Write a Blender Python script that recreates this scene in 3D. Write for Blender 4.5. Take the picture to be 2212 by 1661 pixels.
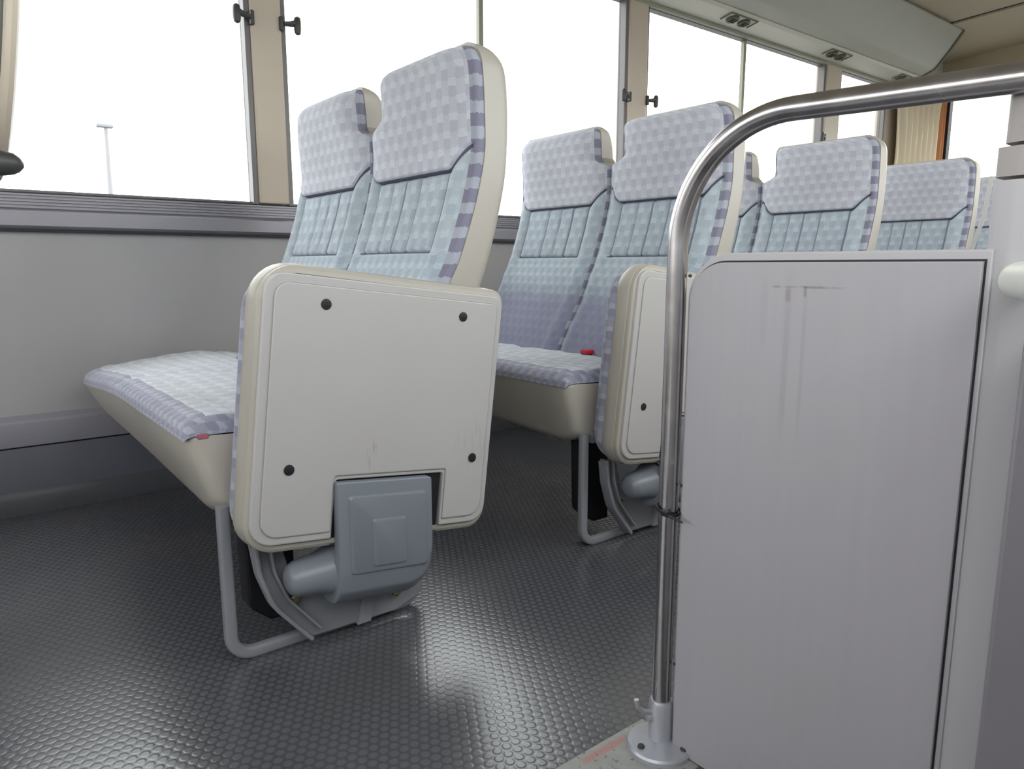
import bpy, bmesh, math, random
from mathutils import Vector, Matrix
random.seed(7)
R = math.radians
for o in list(bpy.data.objects):
    bpy.data.objects.remove(o, do_unlink=True)
SC = bpy.context.scene
COL = SC.collection

# ------------------------------------------------------------------ camera
# X = towards the rear of the bus, Y = towards the window side, Z = up (metres)
cam_data = bpy.data.cameras.new('camera')
cam = bpy.data.objects.new('camera', cam_data)
COL.objects.link(cam)
cam.location = (0, 0, 0.63)
cam.rotation_euler = (R(90 - 9.355), 0, R(-38.46))
cam_data.sensor_width = 36
cam_data.lens = 1560 / 2212 * 36
cam_data.clip_start = 0.02
cam_data.clip_end = 300
SC.camera = cam

# ------------------------------------------------------------------ world, sun, exposure
SC.view_settings.view_transform = 'Standard'
SC.view_settings.look = 'None'
SC.view_settings.gamma = 1
SC.view_settings.exposure = 0.4
SC.view_settings.use_curve_mapping = False
SC.cycles.use_denoising = True
SC.cycles.max_bounces = 10
SC.cycles.diffuse_bounces = 6
SC.cycles.glossy_bounces = 4
SC.cycles.transparent_max_bounces = 16
SC.cycles.sample_clamp_indirect = 8
SC.cycles.caustics_reflective = False
SC.cycles.caustics_refractive = False

world = bpy.data.worlds.new('overcast_sky')
SC.world = world
world.use_nodes = True
wn = world.node_tree
wn.nodes.clear()
w_out = wn.nodes.new('ShaderNodeOutputWorld')
w_bg = wn.nodes.new('ShaderNodeBackground')
w_tc = wn.nodes.new('ShaderNodeTexCoord')
w_dot = wn.nodes.new('ShaderNodeVectorMath'); w_dot.operation = 'DOT_PRODUCT'
w_dot.inputs[1].default_value = Vector((0.95, 0.30, 0.12)).normalized()
w_ramp = wn.nodes.new('ShaderNodeValToRGB')
w_ramp.color_ramp.elements[0].position = 0.80
w_ramp.color_ramp.elements[0].color = (0.96, 0.98, 1.0, 1)
w_ramp.color_ramp.elements[1].position = 1.0
w_ramp.color_ramp.elements[1].color = (1.0, 0.86, 0.68, 1)
wn.links.new(w_tc.outputs['Generated'], w_dot.inputs[0])
wn.links.new(w_dot.outputs['Value'], w_ramp.inputs[0])
wn.links.new(w_ramp.outputs[0], w_bg.inputs[0])
w_bg.inputs[1].default_value = 3.6
wn.links.new(w_bg.outputs[0], w_out.inputs[0])

sun_d = bpy.data.lights.new('sun', 'SUN')
sun_d.energy = 1.6
sun_d.angle = R(3)
sun_d.color = (1.0, 0.80, 0.58)
sun = bpy.data.objects.new('sun', sun_d)
COL.objects.link(sun)
sun.location = (8, 4, 4)
sun.rotation_euler = Vector((0.93, 0.22, 0.20)).to_track_quat('Z', 'Y').to_euler()

# ------------------------------------------------------------------ tagging helpers
def S(r, g, b):
    def f(c):
        c /= 255.0
        return c / 12.92 if c <= 0.04045 else ((c + 0.055) / 1.055) ** 2.4
    return (f(r), f(g), f(b), 1)

def tag(o, label=None, cat=None, group=None, kind=None):
    if label: o['label'] = label
    if cat: o['category'] = cat
    if group: o['group'] = group
    if kind: o['kind'] = kind
    return o

def empty(name, loc=(0, 0, 0), parent=None):
    o = bpy.data.objects.new(name, None)
    o.empty_display_size = 0.05
    o.location = loc
    COL.objects.link(o)
    if parent: o.parent = parent
    return o

# ------------------------------------------------------------------ materials
class NT:
    def __init__(self, mat):
        mat.use_nodes = True
        self.t = mat.node_tree
        self.t.nodes.clear()
        self.out = self.t.nodes.new('ShaderNodeOutputMaterial')
    def n(self, typ, **kw):
        nd = self.t.nodes.new(typ)
        for k, v in kw.items(): setattr(nd, k, v)
        return nd
    def l(self, a, b): self.t.links.new(a, b)
    def put(self, sock, v):
        if hasattr(v, 'is_linked') or isinstance(v, bpy.types.NodeSocket): self.l(v, sock)
        else: sock.default_value = v
    def m(self, op, a, b=0.0, c=0.0, clamp=False):
        nd = self.n('ShaderNodeMath', operation=op, use_clamp=clamp)
        self.put(nd.inputs[0], a); self.put(nd.inputs[1], b); self.put(nd.inputs[2], c)
        return nd.outputs[0]
    def mix(self, f, a, b):
        nd = self.n('ShaderNodeMix', data_type='RGBA')
        self.put(nd.inputs[0], f); self.put(nd.inputs[6], a); self.put(nd.inputs[7], b)
        return nd.outputs[2]
    def noise(self, vec, scale, detail=3, rough=0.5):
        nd = self.n('ShaderNodeTexNoise')
        nd.inputs['Scale'].default_value = scale
        nd.inputs['Detail'].default_value = detail
        nd.inputs['Roughness'].default_value = rough
        if vec is not None: self.l(vec, nd.inputs['Vector'])
        return nd.outputs[0]
    def smooth(self, v, a, b):
        nd = self.n('ShaderNodeMapRange', interpolation_type='SMOOTHSTEP')
        self.put(nd.inputs[0], v)
        nd.inputs[1].default_value = a; nd.inputs[2].default_value = b
        return nd.outputs[0]

def principled(nt, color, rough, metal=0.0, bump=None, bump_s=0.2, bump_d=0.002, spec=0.5, sheen=0.0):
    p = nt.n('ShaderNodeBsdfPrincipled')
    nt.put(p.inputs['Base Color'], color)
    nt.put(p.inputs['Roughness'], rough)
    p.inputs['Metallic'].default_value = metal
    p.inputs['Specular IOR Level'].default_value = spec
    if sheen:
        p.inputs['Sheen Weight'].default_value = sheen
        p.inputs['Sheen Roughness'].default_value = 0.4
    if bump is not None:
        b = nt.n('ShaderNodeBump')
        b.inputs['Strength'].default_value = bump_s
        b.inputs['Distance'].default_value = bump_d
        nt.l(bump, b.inputs['Height'])
        nt.l(b.outputs[0], p.inputs['Normal'])
    nt.l(p.outputs[0], nt.out.inputs[0])
    return p

MATS = {}
def plastic(name, col, rough=0.5, var=0.06, metal=0.0, grain=250.0, bump=0.08, spec=0.5, stretch=None):
    m = bpy.data.materials.new(name)
    nt = NT(m)
    tc = nt.n('ShaderNodeTexCoord').outputs['Object']
    if stretch:
        mp = nt.n('ShaderNodeMapping'); mp.inputs['Scale'].default_value = stretch
        nt.l(tc, mp.inputs[0]); vec = mp.outputs[0]
    else: vec = tc
    n1 = nt.noise(vec, 6.0, 4)
    dark = tuple(c * (1 - var * 2) for c in col[:3]) + (1,)
    lite = tuple(min(1, c * (1 + var)) for c in col[:3]) + (1,)
    c = nt.mix(n1, dark, lite)
    n2 = nt.noise(tc, grain, 2)
    rgh = nt.m('ADD', nt.m('MULTIPLY', n1, 0.12), rough - 0.06)
    principled(nt, c, rgh, metal, n2, bump, 0.0008, spec)
    MATS[name] = m
    return m

plastic('beige_plastic', S(172, 167, 157), 0.38)
plastic('panel_plastic', S(201, 197, 195), 0.40, grain=180)
plastic('vinyl_beige', S(182, 176, 166), 0.42, bump=0.15)
plastic('hinge_grey', S(122, 128, 136), 0.32)
plastic('frame_paint', S(140, 141, 147), 0.35)
plastic('black_plastic', S(26, 26, 32), 0.5)
plastic('dark_grey_plastic', S(62, 62, 62), 0.45)
plastic('cove_rubber', S(92, 94, 100), 0.4)
plastic('rubber_black', S(32, 31, 36), 0.6)
plastic('wall_vinyl', S(170, 168, 168), 0.55, 0.04)
plastic('rail_alloy', S(140, 138, 144), 0.38, 0.05, metal=0.4)
plastic('band_grey', S(150, 149, 158), 0.5)
plastic('band_dark', S(112, 114, 126), 0.5)
plastic('pillar_beige', S(198, 186, 168), 0.5)
plastic('frame_grey', S(116, 113, 112), 0.4)
plastic('frame_green', S(150, 152, 134), 0.4)
plastic('duct_beige', S(216, 214, 200), 0.5, 0.03)
plastic('duct_body', S(188, 190, 178), 0.5, 0.03)
plastic('ceiling_vinyl', S(184, 175, 152), 0.7, 0.04)
plastic('vent_dark', S(96, 98, 76), 0.5)
plastic('curtain_cloth', S(226, 214, 190), 0.85, 0.05)
plastic('curtain_sun_tint', S(196, 140, 96), 0.85, 0.05)  # warm sunlight painted into the colour of the curtain's edge
plastic('column_paint', S(182, 180, 184), 0.38, 0.03)
plastic('door_trim', S(128, 124, 132), 0.5)
plastic('red_plastic', S(196, 40, 58), 0.4)
plastic('tag_pink', S(168, 96, 108), 0.7)
plastic('seam_mid', S(134, 142, 157), 0.85)
plastic('column_cap', S(166, 160, 158), 0.5)
plastic('bolt_brass', S(140, 136, 104), 0.35, metal=0.8)
plastic('cast_metal', S(188, 190, 198), 0.35, metal=0.45, grain=120, bump=0.2)
plastic('handle_cream', S(226, 230, 220), 0.25)
plastic('lamp_grey', S(140, 140, 143), 0.6)
plastic('asphalt', S(120, 120, 122), 0.9)
plastic('seam_dark', S(104, 104, 120), 0.85)
plastic('belt_web', S(206, 204, 204), 0.7)
plastic('seat_grey', S(128, 134, 132), 0.6)

def mat_steel():
    m = bpy.data.materials.new('stainless_steel'); nt = NT(m)
    tc = nt.n('ShaderNodeTexCoord').outputs['Object']
    n = nt.noise(tc, 40, 2)
    c = nt.mix(n, S(176, 172, 176), S(205, 203, 204))
    principled(nt, c, nt.m('ADD', nt.m('MULTIPLY', n, 0.1), 0.2), 1.0)
    MATS['steel'] = m
mat_steel()

def mat_fabric(name, base, light, dark, side=False, cell=0.019, row=0.031, sheen=0.25, foot_shade=None):
    m = bpy.data.materials.new(name); nt = NT(m)
    uv = nt.n('ShaderNodeUVMap').outputs[0]
    wob = nt.n('ShaderNodeTexNoise'); wob.inputs['Scale'].default_value = 160; wob.inputs['Detail'].default_value = 2
    nt.l(uv, wob.inputs['Vector'])
    sub = nt.n('ShaderNodeVectorMath', operation='SUBTRACT'); nt.l(wob.outputs['Color'], sub.inputs[0]); sub.inputs[1].default_value = (0.5, 0.5, 0.5)
    scl = nt.n('ShaderNodeVectorMath', operation='SCALE'); nt.l(sub.outputs[0], scl.inputs[0]); scl.inputs['Scale'].default_value = 0.010
    add = nt.n('ShaderNodeVectorMath', operation='ADD'); nt.l(uv, add.inputs[0]); nt.l(scl.outputs[0], add.inputs[1])
    sep = nt.n('ShaderNodeSeparateXYZ'); nt.l(add.outputs[0], sep.inputs[0])
    u, v = sep.outputs[0], sep.outputs[1]
    if side:
        fr = nt.m('FRACT', nt.m('DIVIDE', v, 0.046))
        d = nt.m('LESS_THAN', nt.m('ABSOLUTE', nt.m('SUBTRACT', fr, 0.5)), 0.27)
        col = nt.mix(d, light, dark)
    else:
        i = nt.m('FLOOR', nt.m('DIVIDE', u, cell))
        rr = nt.m('DIVIDE', v, row)
        j = nt.m('FLOOR', rr); fr = nt.m('FRACT', rr)
        par = nt.m('FLOORED_MODULO', nt.m('ADD', i, j), 2.0)
        lo = nt.m('LESS_THAN', fr, 0.46)
        lightm = nt.m('MULTIPLY', nt.m('LESS_THAN', par, 0.5), lo)
        darkm = nt.m('MULTIPLY', nt.m('GREATER_THAN', par, 0.5), nt.m('GREATER_THAN', fr, 0.35))
        col = nt.mix(nt.m('MULTIPLY', lightm, 0.6), base, light)
        col = nt.mix(nt.m('MULTIPLY', darkm, 0.45), col, dark)
    if foot_shade:      # purple tint with shade painted in, towards the foot of the backrest
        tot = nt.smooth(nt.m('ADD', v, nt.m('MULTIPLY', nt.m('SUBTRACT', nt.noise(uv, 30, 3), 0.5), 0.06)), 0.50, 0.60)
        col = nt.mix(tot, nt.mix(0.7, col, foot_shade), col)
    grain = nt.noise(uv, 420, 3, 0.7)
    big = nt.noise(uv, 7, 3)
    f = nt.m('ADD', nt.m('MULTIPLY', grain, 0.5), 0.75)
    f2 = nt.m('ADD', nt.m('MULTIPLY', big, 0.3), 0.85)
    mul = nt.n('ShaderNodeVectorMath', operation='SCALE'); nt.l(col, mul.inputs[0]); nt.l(nt.m('MULTIPLY', f, f2), mul.inputs['Scale'])
    principled(nt, mul.outputs[0], 0.85, 0, grain, 0.35, 0.0012, 0.25, sheen)
    MATS[name] = m
mat_fabric('fabric_lavender', S(186, 188, 197), S(200, 206, 212), S(165, 165, 180))
mat_fabric('fabric_blue', S(172, 183, 191), S(184, 197, 203), S(158, 167, 180))
mat_fabric('fabric_rib', S(166, 177, 186), S(184, 196, 203), S(148, 155, 171))
mat_fabric('fabric_lower', S(166, 178, 187), S(182, 196, 203), S(146, 154, 170), cell=0.016, row=0.026, foot_shade=S(116, 112, 140))
mat_fabric('fabric_purple', S(150, 151, 167), S(176, 180, 193), S(120, 119, 142), cell=0.015, row=0.024)
mat_fabric('fabric_edge', S(150, 150, 180), S(162, 166, 177), S(126, 125, 143), side=True)
mat_fabric('fabric_cushion', S(184, 189, 195), S(204, 209, 213), S(164, 166, 181), cell=0.022, row=0.036)

def mat_floor():
    m = bpy.data.materials.new('floor_rubber'); nt = NT(m)
    tc = nt.n('ShaderNodeTexCoord').outputs['Object']
    rot = nt.n('ShaderNodeMapping'); nt.l(tc, rot.inputs[0])
    sep = nt.n('ShaderNodeSeparateXYZ'); nt.l(rot.outputs[0], sep.inputs[0])
    sx, sy = 0.0155, 0.0155 * 1.732
    def lat(ox, oy):
        fx = nt.m('SUBTRACT', nt.m('FRACT', nt.m('ADD', nt.m('DIVIDE', sep.outputs[0], sx), ox)), 0.5)
        fy = nt.m('SUBTRACT', nt.m('FRACT', nt.m('ADD', nt.m('DIVIDE', sep.outputs[1], sy), oy)), 0.5)
        ax = nt.m('MULTIPLY', fx, sx); ay = nt.m('MULTIPLY', fy, sy)
        return nt.m('SQRT', nt.m('ADD', nt.m('MULTIPLY', ax, ax), nt.m('MULTIPLY', ay, ay)))
    d = nt.m('MINIMUM', lat(0, 0), lat(0.5, 0.5))
    h = nt.m('SUBTRACT', 1.0, nt.smooth(d, 0.0044, 0.0072))
    big = nt.noise(tc, 2.5, 2, 0.5)
    fine = nt.noise(tc, 60.0, 4, 0.6)
    c = nt.mix(h, S(70, 72, 77), S(92, 94, 99))
    dirt = nt.smooth(big, 0.4, 0.75)
    c = nt.mix(nt.m('MULTIPLY', dirt, 0.35), c, S(112, 108, 104))
    c = nt.mix(nt.m('MULTIPLY', fine, 0.25), c, S(82, 82, 88))
    rgh = nt.m('ADD', nt.m('MULTIPLY', big, 0.12), 0.17)
    principled(nt, c, rgh, 0, h, 0.19, 0.0010, 1.0)
    MATS['floor'] = m
mat_floor()

def mat_bulkhead():
    m = bpy.data.materials.new('bulkhead_laminate'); nt = NT(m)
    tc = nt.n('ShaderNodeTexCoord').outputs['Object']
    sep = nt.n('ShaderNodeSeparateXYZ'); nt.l(tc, sep.inputs[0])
    y, z = sep.outputs[1], sep.outputs[2]
    mp = nt.n('ShaderNodeMapping'); mp.inputs['Scale'].default_value = (1, 90, 3); nt.l(tc, mp.inputs[0])
    streak = nt.noise(mp.outputs[0], 1.0, 3)
    big = nt.noise(tc, 5, 3)
    c = nt.mix(streak, S(166, 163, 170), S(173, 170, 176))
    c = nt.mix(nt.m('MULTIPLY', nt.smooth(big, 0.4, 0.8), 0.25), c, S(165, 164, 160))
    # old scuff: a thin horizontal rub line with two drips under it, and faint vertical run marks
    def band(s, a, w): return nt.m('SUBTRACT', 1.0, nt.smooth(nt.m('ABSOLUTE', nt.m('SUBTRACT', s, a)), w * 0.4, w))
    brk = nt.smooth(nt.noise(tc, 55, 3), 0.38, 0.55)
    ln = nt.m('MULTIPLY', band(z, 0.608, 0.0016), band(y, 0.400, 0.052))
    ln = nt.m('MULTIPLY', ln, brk)
    d1 = nt.m('MULTIPLY', band(y, 0.416, 0.0042), band(z, 0.600, 0.010))
    d2 = nt.m('MULTIPLY', band(y, 0.397, 0.0025), band(z, 0.603, 0.007))
    run = nt.m('MULTIPLY', nt.m('MULTIPLY', nt.m('ADD', band(y, 0.415, 0.005), band(y, 0.396, 0.003)), band(z, 0.53, 0.10)), 0.16)
    run2 = nt.m('MULTIPLY', nt.m('MULTIPLY', band(y, 0.443, 0.006), band(z, 0.58, 0.05)), 0.10)
    tot = nt.m('ADD', nt.m('ADD', nt.m('MULTIPLY', ln, 0.7), nt.m('MULTIPLY', d1, 0.4)), nt.m('ADD', nt.m('MULTIPLY', d2, 0.45), nt.m('ADD', run, run2)), clamp=True)
    c = nt.mix(tot, c, S(122, 108, 98))
    principled(nt, c, 0.45, 0, streak, 0.05, 0.0008)
    MATS['bulkhead'] = m
mat_bulkhead()

def mat_panel_scuffed():
    # underside panel of a folded seat, with a few shoe scuffs
    m = bpy.data.materials.new('scuffed_panel'); nt = NT(m)
    tc = nt.n('ShaderNodeTexCoord').outputs['Object']
    n1 = nt.noise(tc, 5, 4)
    c = nt.mix(n1, S(174, 171, 169), S(182, 180, 179))
    mp = nt.n('ShaderNodeMapping'); mp.inputs['Rotation'].default_value = (0, R(24), 0); mp.inputs['Scale'].default_value = (190, 1, 22); nt.l(tc, mp.inputs[0])
    sc = nt.noise(mp.outputs[0], 1.0, 3, 0.6)
    sep = nt.n('ShaderNodeSeparateXYZ'); nt.l(tc, sep.inputs[0])
    x, z = sep.outputs[0], sep.outputs[2]
    def blob(cx, cz, rx, rz):
        a = nt.m('DIVIDE', nt.m('SUBTRACT', x, cx), rx); b = nt.m('DIVIDE', nt.m('SUBTRACT', z, cz), rz)
        return nt.m('SUBTRACT', 1.0, nt.smooth(nt.m('SQRT', nt.m('ADD', nt.m('MULTIPLY', a, a), nt.m('MULTIPLY', b, b))), 0.5, 1.0))
    area = nt.m('ADD', blob(0.206, 0.345, 0.012, 0.05), nt.m('MULTIPLY', blob(0.40, 0.32, 0.05, 0.05), 0.4))
    f = nt.m('MULTIPLY', nt.m('MULTIPLY', nt.smooth(sc, 0.52, 0.66), area), 0.5)
    c = nt.mix(f, c, S(132, 129, 132))
    principled(nt, c, 0.40, 0, nt.noise(tc, 220, 2), 0.06, 0.0008)
    MATS['panel_scuffed'] = m
mat_panel_scuffed()

def mat_nosing():
    m = bpy.data.materials.new('worn_step_nosing'); nt = NT(m)
    tc = nt.n('ShaderNodeTexCoord').outputs['Object']
    n = nt.noise(tc, 38, 5, 0.65)
    c = nt.mix(n, S(150, 148, 146), S(186, 190, 186))
    sep = nt.n('ShaderNodeSeparateXYZ'); nt.l(tc, sep.inputs[0])
    yy = nt.m('ADD', sep.outputs[1], nt.m('MULTIPLY', nt.m('SUBTRACT', n, 0.5), 0.01))
    red = nt.m('SUBTRACT', 1.0, nt.smooth(nt.m('ABSOLUTE', nt.m('SUBTRACT', yy, 0.597)), 0.003, 0.008))
    xr = nt.m('SUBTRACT', 1.0, nt.smooth(nt.m('ABSOLUTE', nt.m('SUBTRACT', sep.outputs[0], 0.63)), 0.03, 0.05))
    c = nt.mix(nt.m('MULTIPLY', nt.m('MULTIPLY', red, xr), 0.6), c, S(196, 130, 124))
    grit = nt.smooth(nt.noise(tc, 90, 3), 0.60, 0.68)
    c = nt.mix(nt.m('MULTIPLY', grit, 0.6), c, S(84, 90, 94))
    principled(nt, c, 0.5, 0.2, n, 0.3, 0.002)
    MATS['nosing'] = m
mat_nosing()

def mat_glass():
    m = bpy.data.materials.new('window_glass'); nt = NT(m)
    tr = nt.n('ShaderNodeBsdfTransparent'); tr.inputs[0].default_value = (0.97, 0.98, 0.97, 1)
    gl = nt.n('ShaderNodeBsdfGlossy'); gl.inputs['Roughness'].default_value = 0.02
    lw = nt.n('ShaderNodeLayerWeight')
    fac = nt.m('ADD', nt.m('MULTIPLY', nt.m('POWER', lw.outputs['Facing'], 5.0), 0.4), 0.02)
    mx = nt.n('ShaderNodeMixShader')
    nt.l(fac, mx.inputs[0]); nt.l(tr.outputs[0], mx.inputs[1]); nt.l(gl.outputs[0], mx.inputs[2])
    nt.l(mx.outputs[0], nt.out.inputs[0])
    MATS['glass'] = m
mat_glass()

# ------------------------------------------------------------------ mesh helpers
class MB:
    """collects shapes; build() links them as one mesh object"""
    def __init__(self):
        self.v = []; self.f = []; self.mi = []; self.uv = []; self.sm = []
    def add(self, verts, faces, mi=0, uvs=None, smooth=True):
        b = len(self.v)
        self.v += [tuple(p) for p in verts]
        for k, f in enumerate(faces):
            self.f.append(tuple(i + b for i in f))
            self.mi.append(mi if isinstance(mi, int) else mi[k])
            self.uv.append(uvs[k] if uvs else None)
            self.sm.append(smooth)
        return self
    def xform(self, M):
        self.v = [tuple(M @ Vector(p)) for p in self.v]
        return self
    def loft(self, rings, cap0=True, cap1=True, closed=True, mi=0, smooth=True):
        n = len(rings[0]); vs = [p for r in rings for p in r]; fs = []
        for i in range(len(rings) - 1):
            for j in range(n if closed else n - 1):
                a = i * n + j; b = i * n + (j + 1) % n
                fs.append((a, b, b + n, a + n))
        if cap0: fs.append(tuple(reversed(range(n))))
        if cap1: fs.append(tuple(range((len(rings) - 1) * n, len(rings) * n)))
        return self.add(vs, fs, mi, None, smooth)
    def box(self, x0, x1, y0, y1, z0, z1, bev=0.0, mi=0, seg=2):
        bm = bmesh.new()
        bmesh.ops.create_cube(bm, size=1)
        for v in bm.verts:
            v.co = Vector(((x0 + x1) / 2 + v.co.x * (x1 - x0), (y0 + y1) / 2 + v.co.y * (y1 - y0), (z0 + z1) / 2 + v.co.z * (z1 - z0)))
        if bev > 0:
            bmesh.ops.bevel(bm, geom=list(bm.edges), offset=bev, segments=seg, affect='EDGES', profile=0.5)
        return self.from_bm(bm, mi)
    def from_bm(self, bm, mi=0, axes='xyz'):
        bm.verts.index_update(); bm.normal_update()
        b = len(self.sm)
        self.add([v.co.copy() for v in bm.verts], [[v.index for v in f.verts] for f in bm.faces], mi, None, True)
        for k, f in enumerate(bm.faces):       # flat faces of a bevelled solid keep flat shading
            if max(abs(f.normal['xyz'.index(a)]) for a in axes) > 0.9999: self.sm[b + k] = False
        bm.free()
        return self
    def prism(self, pts, axis, a0, a1, bev=0.0, mi=0, seg=2):
        """polygon pts in the two remaining axes (order x,y,z minus axis), extruded along axis"""
        def mk(p, a):
            return {'x': (a, p[0], p[1]), 'y': (p[0], a, p[1]), 'z': (p[0], p[1], a)}[axis]
        bm = bmesh.new()
        va = [bm.verts.new(mk(p, a0)) for p in pts]; vb = [bm.verts.new(mk(p, a1)) for p in pts]
        n = len(pts)
        bm.faces.new(va); bm.faces.new(list(reversed(vb)))
        for i in range(n): bm.faces.new((va[(i + 1) % n], va[i], vb[i], vb[(i + 1) % n]))
        bmesh.ops.recalc_face_normals(bm, faces=list(bm.faces))
        if bev > 0:
            caps = set(va), set(vb)
            es = [e for e in bm.edges if (e.verts[0] in caps[0] and e.verts[1] in caps[0]) or (e.verts[0] in caps[1] and e.verts[1] in caps[1])]
            bmesh.ops.bevel(bm, geom=es, offset=bev, segments=seg, affect='EDGES', profile=0.5)
        bmesh.ops.triangulate(bm, faces=[f for f in bm.faces if len(f.verts) > 4])
        return self.from_bm(bm, mi, axis)
    def tube(self, path, r, n=14, mi=0, cap=True, sq=None):
        """round tube (or rounded bar when sq=(w,h,reference up))"""
        P = [Vector(p) for p in path]
        T = []
        for i in range(len(P)):
            a = P[max(0, i - 1)]; b = P[min(len(P) - 1, i + 1)]
            T.append((b - a).normalized())
        up = Vector(sq[2]) if sq else (Vector((0, 0, 1)) if abs(T[0].z) < 0.9 else Vector((1, 0, 0)))
        nrm = (up - T[0] * up.dot(T[0])).normalized()
        rings = []
        for i, p in enumerate(P):
            nrm = (nrm - T[i] * nrm.dot(T[i])).normalized()
            bi = T[i].cross(nrm)
            rr = r[i] if isinstance(r, (list, tuple)) else r
            if sq:
                ring = [p + nrm * q[0] + bi * q[1] for q in rrect(-sq[0] / 2, sq[0] / 2, -sq[1] / 2, sq[1] / 2, min(sq[0], sq[1]) * 0.3, 3)]
            else:
                ring = [p + (nrm * math.cos(2 * math.pi * k / n) + bi * math.sin(2 * math.pi * k / n)) * rr for k in range(n)]
            rings.append(ring)
        return self.loft(rings, cap, cap, True, mi)
    def build(self, name, mats, parent=None, loc=(0, 0, 0), sharp=35):
        me = bpy.data.meshes.new(name)
        me.from_pydata(self.v, [], self.f)
        mats = mats if isinstance(mats, (list, tuple)) else [mats]
        for m in mats: me.materials.append(MATS[m])
        me.polygons.foreach_set('material_index', self.mi)
        me.polygons.foreach_set('use_smooth', self.sm)
        if any(u is not None for u in self.uv):
            ul = me.uv_layers.new(name='UVMap')
            k = 0
            for pi, p in enumerate(me.polygons):
                u = self.uv[pi]
                for q in range(p.loop_total):
                    ul.data[p.loop_start + q].uv = u[q] if u else (0, 0)
        me.validate(); me.update()
        bm = bmesh.new(); bm.from_mesh(me)
        bmesh.ops.recalc_face_normals(bm, faces=list(bm.faces))
        for e in bm.edges:
            if len(e.link_faces) == 2 and e.calc_face_angle(0) > R(sharp): e.smooth = False
        bm.to_mesh(me); bm.free()
        o = bpy.data.objects.new(name, me)
        o.location = loc
        COL.objects.link(o)
        if parent: o.parent = parent
        return o

def rrect(x0, x1, y0, y1, r, n=5):
    """rounded rectangle outline; r is one radius or [ll, lr, ur, ul]"""
    if not isinstance(r, (list, tuple)): r = [r] * 4
    out = []
    for (cx, cy, a0, rr) in ((x0 + r[0], y0 + r[0], 180, r[0]), (x1 - r[1], y0 + r[1], 270, r[1]), (x1 - r[2], y1 - r[2], 0, r[2]), (x0 + r[3], y1 - r[3], 90, r[3])):
        for k in range(n + 1):
            a = R(a0 + 90 * k / n)
            out.append((cx + rr * math.cos(a), cy + rr * math.sin(a)))
    return out

def fillet(pts, rads, n=8):
    """polyline (closed) with rounded corners, 2D or 3D points"""
    out = []; P = [Vector(p) for p in pts]; m = len(P)
    for i in range(m):
        a, b, c = P[i - 1], P[i], P[(i + 1) % m]
        r = rads[i] if isinstance(rads, (list, tuple)) else rads
        if r <= 0: out.append(b); continue
        u = (a - b).normalized(); v = (c - b).normalized()
        ang = u.angle(v); d = min(r / math.tan(ang / 2), (a - b).length * 0.49, (c - b).length * 0.49)
        s, e = b + u * d, b + v * d
        for k in range(n + 1):
            t = k / n
            out.append(s * (1 - t) ** 2 + b * 2 * t * (1 - t) + e * t * t) if ang < 0.2 else out.append(_arc(s, b, e, t))
    return out
def _arc(s, b, e, t):
    # rational quadratic = circular arc
    u = (s - b).normalized(); v = (e - b).normalized()
    w = math.cos((math.pi - u.angle(v)) / 2)
    den = (1 - t) ** 2 + 2 * w * t * (1 - t) + t * t
    return (s * (1 - t) ** 2 + b * 2 * w * t * (1 - t) + e * t * t) / den
def fillet_open(pts, rads, n=8):
    P = [Vector(p) for p in pts]
    out = [P[0]]
    for i in range(1, len(P) - 1):
        r = rads[i] if isinstance(rads, (list, tuple)) else rads
        a, b, c = P[i - 1], P[i], P[i + 1]
        if r <= 0: out.append(b); continue
        u = (a - b).normalized(); v = (c - b).normalized()
        d = min(r / math.tan(u.angle(v) / 2), (a - b).length * 0.49, (c - b).length * 0.49)
        for k in range(n + 1): out.append(_arc(b + u * d, b, b + v * d, k / n))
    out.append(P[-1])
    return out
def interp(tab, z):
    if z <= tab[0][0]: return tab[0][1]
    for (a, va), (b, vb) in zip(tab, tab[1:]):
        if z <= b:
            return va + (vb - va) * (z - a) / (b - a)
    return tab[-1][1]
def catmull(tab, z):
    """smooth interpolation through (z, value)"""
    if z <= tab[0][0]: return tab[0][1]
    if z >= tab[-1][0]: return tab[-1][1]
    for i in range(len(tab) - 1):
        if z <= tab[i + 1][0]:
            z0, p0 = tab[i]; z1, p1 = tab[i + 1]
            zm, pm = tab[i - 1] if i else tab[i]; zn, pn = tab[i + 2] if i + 2 < len(tab) else tab[i + 1]
            h = z1 - z0; t = (z - z0) / h
            m0 = (p1 - pm) / (z1 - zm) * h; m1 = (pn - p0) / (zn - z0) * h
            return (2*t**3 - 3*t*t + 1) * p0 + (t**3 - 2*t*t + t) * m0 + (-2*t**3 + 3*t*t) * p1 + (t**3 - t*t) * m1
def sstep(x, a, b):
    t = max(0, min(1, (x - a) / (b - a))); return t * t * (3 - 2 * t)

# ================================================================== THE SETTING
XF, XR = -2.6, 5.5           # front and rear limits of the cabin
YW = 2.25                    # window-side wall
ZC = 1.98                    # ceiling
def struct(mb, name, mats, parent=None):
    o = mb.build(name, mats, parent)
    if not parent: o['kind'] = 'structure'
    return o

# ground outside, seen only from higher viewpoints
struct(MB().box(-60, 60, -60, 60, -0.95, -0.90), 'ground', 'asphalt')

# floor with the stepwell cut out
fl = MB()
fl.box(XF, XR, 0.612, YW + 0.02, -0.05, 0.0)
fl.box(0.72, XR, 0.16, 0.612, -0.05, 0.0)
struct(fl, 'floor', 'floor')
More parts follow.
